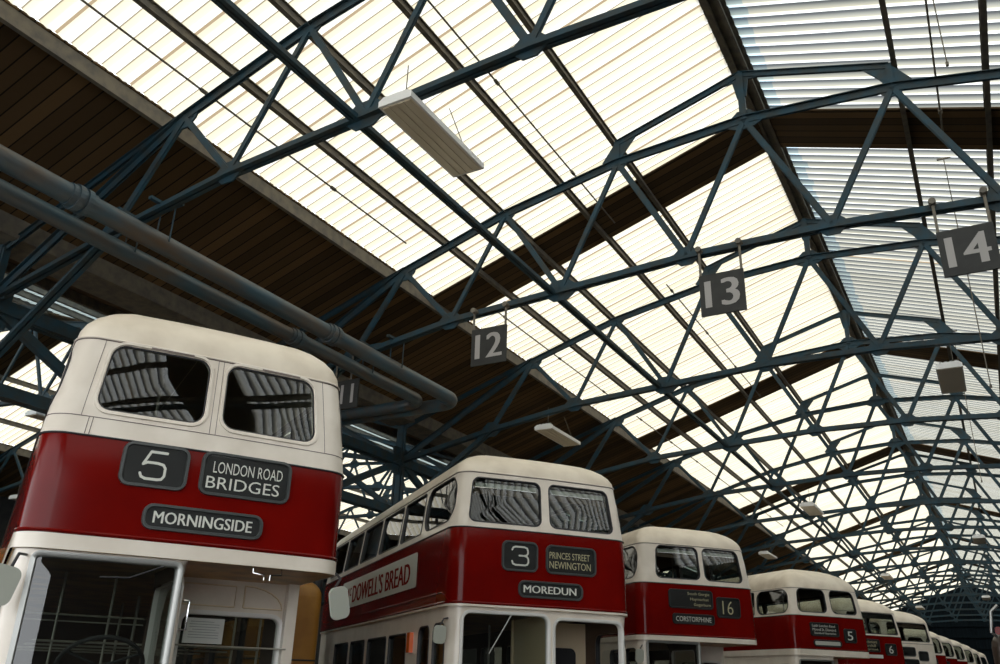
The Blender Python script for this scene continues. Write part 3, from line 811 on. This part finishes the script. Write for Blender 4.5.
# -- second bus
bus, sh, lw = make_bus(-4.789, 9.685, .892, zw=3.39, zb=2.49, zt=2.465, front_style='gasket', half=False, vent=True, fu=((-1.03, -.07), (.07, .99)), wz=(3.47, 4.02), frad=.08, hr=.385)
S = sh.s_of; T = lw.s_of
tag(bus, 'red bus with cream window band and bread advert on its side, showing 3 MOREDUN', 'bus', G)
dest_box(sh, F0(-.565), F0(-.145), 2.925, 3.235, .05, bus, [(strokes2d(*THREE), .24, .76, .16, .86, 'letter')])
dest_box(sh, F0(.02), F0(.67), 2.925, 3.225, .05, bus, [(text2d('PRINCES STREET'), .03, .90, .53, .80, 'letter_y'), (text2d('NEWINGTON'), .03, .92, .14, .43, 'letter_y')])
dest_box(sh, F0(-.345), F0(.475), 2.625, 2.775, .055, bus, [(embolden(text2d('MOREDUN'), .004), .05, .92, .22, .80, 'letter')])
a0, a1 = sorted((S(-1.22, 6.1), S(-1.22, 1.45)))
ad = patch(sh, a0, a1, 2.79, 3.245, .008, 'advert_board', M['adboard'], bus, .05)
lettering(sh, embolden(text2d('M'), .06), a0 + .26, a0 + .56, 2.86, 3.12, .011, M['adred'], ad)
lettering(sh, embolden(text2d('c'), .06), a0 + .6, a0 + .74, 2.98, 3.12, .011, M['adred'], ad)
lettering(sh, embolden(text2d("DOWELL'S BREAD"), .006), a0 + .82, a1 - .30, 2.86, 3.15, .011, M['adred'], ad)
a = sorted((S(-1.22, .3), S(-1.22, 8)))
line(sh, [(a[0] + (a[1] - a[0]) * k / 20, 2.63) for k in range(21)] + [(a[1] + .12, 2.58), (a[1] + .2, 2.52)], .008, 'beading', M['red'], bus, .004)
q = MB(); q.box((-1.225, 1.58, 2.1), (.06, .13, .25)); q.build('indicator', M['orange'], bus)
mirror(bus, (-1.3, .12, 2.14), .16, .2, [(-1.3, .12, 2.24), (-1.24, .16, 2.32), (-1.18, .2, 2.33)])
q = MB(); q.tube([lw(T(-.45, .03), 2.39, .03), lw(T(-.72, .03), 1.95, .03)], .007, 6); q.build('wiper', M['alu'], bus)
q = MB(); q.box((.6, 1.2, 1.6), (1.1, .03, 1.64)); o = q.build('bulkhead', M['bulk'], bus)
ww = MB(); ww.prism(rrect(.32, .98, 1.4, 2.1, .08), 1.165, 1.18); ww.build('bulkhead_window', M['gasket'], bus)
q = MB(); q.box((.09, .65, 1.6), (.03, 1.1, 1.64)); q.build('bulkhead', M['bulk'], bus)

# -- third bus
bus, sh, lw = make_bus(-4.661, 15.699, .842, zw=3.39, zb=2.50, zt=2.42, front_style='gasket', vent=True, fu=((-.87, .03), (.15, .97)), wz=(3.49, 4.06), frad=.1, hr=.43)
S = sh.s_of
tag(bus, 'red and cream bus showing 16 CORSTORPHINE, third from the left', 'bus', G)
dest_box(sh, F0(-.62), F0(.22), 3.0, 3.275, .03, bus, rows([('South Gorgie', .42, .95), ('Haymarket', .48, .93), ('Gogarburn', .56, .97)]), 'blind')
dest_box(sh, F0(.345), F0(.80), 2.875, 3.18, .03, bus, [(text2d('16', -.01), .22, .72, .12, .88, 'letter_y')], 'blind')
dest_box(sh, F0(-.56), F0(.23), 2.735, 2.86, .02, bus, [(text2d('CORSTORPHINE'), .05, .95, .15, .82, 'letter')], 'blind')
mirror(bus, (-1.27, 0, 2.15), .17, .22, [(-1.25, 0, 2.27), (-1.18, .06, 2.33)])

# -- fourth bus
bus, sh, lw = make_bus(-3.692, 23.579, .911, zw=3.43, zb=2.64, zt=2.5, front_style='gasket', hr=.58, p=2.1, fu=((-1.0, -.1), (.08, .93)), wz=(3.52, 4.07), frad=.13)
S = sh.s_of
tag(bus, 'round-domed red and cream bus with a small 5 box, fourth from the left', 'bus', G)
dest_box(sh, F0(-.68), F0(.15), 2.98, 3.25, .02, bus, rows([('Leith London Road', .05, .9), ('Mound St. Diamond', .05, .92), ('Standard Haymarket', .1, .92)], 'letter'), 'blind')
dest_box(sh, F0(.36), F0(.72), 2.86, 3.14, .03, bus, [(text2d('5'), .25, .75, .12, .88, 'letter')], 'blind')
dest_box(sh, F0(-.62), F0(.2), 2.74, 2.85, .05, bus, [], 'blind')
patch(sh, F0(-.6), F0(.18), 2.75, 2.84, .012, 'white_blind', M['paper'], bus, .03)

# -- fifth bus
bus, sh, lw = make_bus(-3.518, 30.366, .884, zw=3.38, zb=2.5, zt=2.42, front_style='gasket', hr=.49, p=2.1, fu=((-1.0, 1.0),), wz=(3.44, 4.06), frad=.06)
S = sh.s_of
tag(bus, 'red and cream bus with one wide front window and route 6, fifth from the left', 'bus', G)
dest_box(sh, F0(-.62), F0(.1), 2.92, 3.25, .02, bus, rows([('Marchmont', .05, .9), ('Churchill', .05, .8), ('Holyrood', .1, .9)], 'letter_y'), 'blind')
dest_box(sh, F0(.36), F0(.78), 2.84, 3.14, .03, bus, [(text2d('6'), .3, .72, .12, .88, 'letter')], 'blind')
patch(sh, F0(-.6), F0(.2), 2.72, 2.82, .012, 'white_blind', M['paper'], bus, .02)
patch(sh, F0(-.99), F0(.99), 3.9, 4.05, -.05, 'visor', M['blind'], bus)
line(sh, [(F0(-.25), 3.44), (F0(-.25), 3.92)], .014, 'window_divider', M['gasket'], bus, -.01)

# -- sixth bus, white front
bus, sh, lw = make_bus(-2.883, 34.893, .9, zw=3.38, zb=2.5, zt=2.42, front_style='gasket', hr=.48, p=2.1, fu=((-1.0, .96),), wz=(3.46, 4.06), frad=.08, redband='cream')
S = sh.s_of
tag(bus, 'all-cream fronted bus with two small dark boxes below its wide window, sixth from the left', 'bus', G)
dest_box(sh, F0(-.6), F0(.1), 2.98, 3.24, .05, bus, [], 'greyframe')
dest_box(sh, F0(.28), F0(.7), 2.84, 3.12, .05, bus, [], 'greyframe')
dest_box(sh, F0(-.5), F0(.2), 2.64, 2.84, .05, bus, [], 'greyframe')
patch(sh, F0(-.97), F0(.93), 3.92, 4.05, -.05, 'visor', M['lining'], bus)

# -- the far end of the row
bus, sh, lw = make_bus(-3.0, 43.3, .9, zw=3.36, zb=2.5, zt=2.42, front_style='gasket', hr=.36, fu=((-1.0, -.1), (.1, .98)), wz=(3.44, 4.04), frad=.18, seats=False)
tag(bus, 'small far red and cream bus with arched front windows, seventh from the left', 'bus', G)
dest_box(sh, sh.s_of(-.3, 0), sh.s_of(.5, 0), 2.95, 3.2, .03, bus, [], 'blind')
far = [(-2.72, 46.75, 'tiny far red and cream bus, eighth from the left'), (-2.42, 50.1, 'tiny far red and cream bus, ninth from the left'), (-2.15, 53.9, 'tiny far bus, tenth from the left, just before the yellow blind'),
       (-1.95, 58.2, 'tiny far bus, eleventh from the left'), (-1.7, 62.8, 'tiniest bus, last of the row at the gable')]
for i, (x, y, lb) in enumerate(far):
    c = copy_tree(bus); c.location = (x, y, 0); c['label'] = lb
q = MB(); s2 = Shell(UP)
o = patch(s2, s2.s_of(-.7, 0), s2.s_of(.7, 0), 3.2, 3.34, .02, 'yellow_blind', M['yellowstrip'], [c for c in COL.objects if c.get('label') == far[2][2]][0])

# -- ochre vans behind the nearest bus, brown vehicle at the right edge
def van(x, y, rz_, w, l, h, mat, label, name='van'):
    t = empty(name, (x, y, 0), rz_)
    s_ = Shell([(0, l, 0), (-w / 2, l, .12), (-w / 2, 0, .12), (w / 2, 0, .12), (w / 2, l, .12), (0, l, 0)], False)
    V, F = band(s_, .45, h - .25, 3); mapped(s_, V, F, 'body_panel', M[mat], t)
    V = []; F = []; n = len(s_.cum); K = 6
    for k in range(K + 1):
        f = k / K * PI / 2; ins = .25 * (1 - math.cos(f))
        for a in s_.cum:
            q_ = s_(a, 0); V.append((q_.x * (1 - ins / (w / 2)), l / 2 + (q_.y - l / 2) * (1 - ins / (l / 2)), h - .25 + .25 * math.sin(f)))
    for k in range(K):
        for i in range(n - 1): F.append((k * n + i, k * n + i + 1, (k + 1) * n + i + 1, (k + 1) * n + i))
    F.append(tuple(K * n + i for i in range(n - 1)))
    m = MB(); m.add(V, F); m.build('roof', M[mat], t, True)
    around(s_, 1.35, .02, 'rubbing_strip', M['gasket'], t, .005); around(s_, 1.87, .012, 'rubbing_strip', M['gasket'], t, .003)
    for sg in (-1, 1):
        for v in (.9, l - 1):
            m = MB(); m.tube([(sg * (w / 2 - .22), v, .42), (sg * (w / 2 - .01), v, .42)], .42, 20); m.build('wheel', M['rubber'], t, True)
    return tag(t, label, 'van'), t
van(-8.92, 9.42, .96, 1.35, 4., 2.98, 'ochre', 'ochre yellow van body in the gap right of the nearest bus')
van(-15.3, 8.15, 1.0, 2.1, 4.5, 3.62, 'ochre', 'ochre yellow van top at the left edge behind the nearest bus mirror')
v_, t_ = van(.83, 13.75, -.2, 2.1, 5., 2.52, 'brownpanel', 'brown vehicle with mirror bracket cut off by the right edge')
m = MB(); m.tube([(-.93, .02, 2.4), (-.97, -.08, 2.45), (-.93, -.08, 2.72), (-.84, -.06, 2.8)], .02, 8); m.build('mirror_bracket', M['alu'], t_, True)
m = MB(); m.prism(rrect(-.92, -.84, 2.42, 2.52, .03), -.1, -.02); m.build('marker_lamp', M['red'], t_)
# ------------------------------------------------------------------ camera and light
cam = bpy.data.cameras.new('camera'); co = bpy.data.objects.new('camera', cam); COL.objects.link(co)
FPX = 848.886; YAW = .519750; PIT = .395590; ROLL = .0282297
cam.sensor_width = 36; cam.lens = FPX * 36 / 1000; cam.clip_end = 500
f = Vector((-math.sin(YAW) * math.cos(PIT), math.cos(YAW) * math.cos(PIT), math.sin(PIT)))
r = Vector((math.cos(YAW), math.sin(YAW), 0)); u = r.cross(f)
r2 = r * math.cos(ROLL) + u * math.sin(ROLL); u2 = -r * math.sin(ROLL) + u * math.cos(ROLL)
mt_ = Matrix(((r2.x, u2.x, -f.x, 0), (r2.y, u2.y, -f.y, 0), (r2.z, u2.z, -f.z, 1.6), (0, 0, 0, 1)))
co.matrix_world = mt_
SC.camera = co

w = bpy.data.worlds.new('sky'); SC.world = w; w.use_nodes = True
nt = w.node_tree; bg = nt.nodes['Background']
bg.inputs[0].default_value = (.93, .97, 1.0, 1); bg.inputs[1].default_value = 7.0
s = bpy.data.lights.new('sun', 'SUN'); s.energy = 8.; s.angle = math.radians(3); s.color = (1, .95, .85)
so = bpy.data.objects.new('sun', s); COL.objects.link(so)
so.rotation_euler = Vector((-.25, -.62, -.75)).to_track_quat('-Z', 'Y').to_euler()
so.location = (0, 0, 30)

SC.cycles.max_bounces = 8; SC.cycles.diffuse_bounces = 5; SC.cycles.glossy_bounces = 3; SC.cycles.transparent_max_bounces = 16; SC.cycles.transmission_bounces = 4
SC.cycles.sample_clamp_indirect = 6; SC.cycles.use_denoising = True
SC.cycles.caustics_reflective = False; SC.cycles.caustics_refractive = False
SC.view_settings.view_transform = 'Standard'; SC.view_settings.look = 'None'
SC.view_settings.exposure = -1.0; SC.view_settings.gamma = 1; SC.view_settings.use_curve_mapping = False
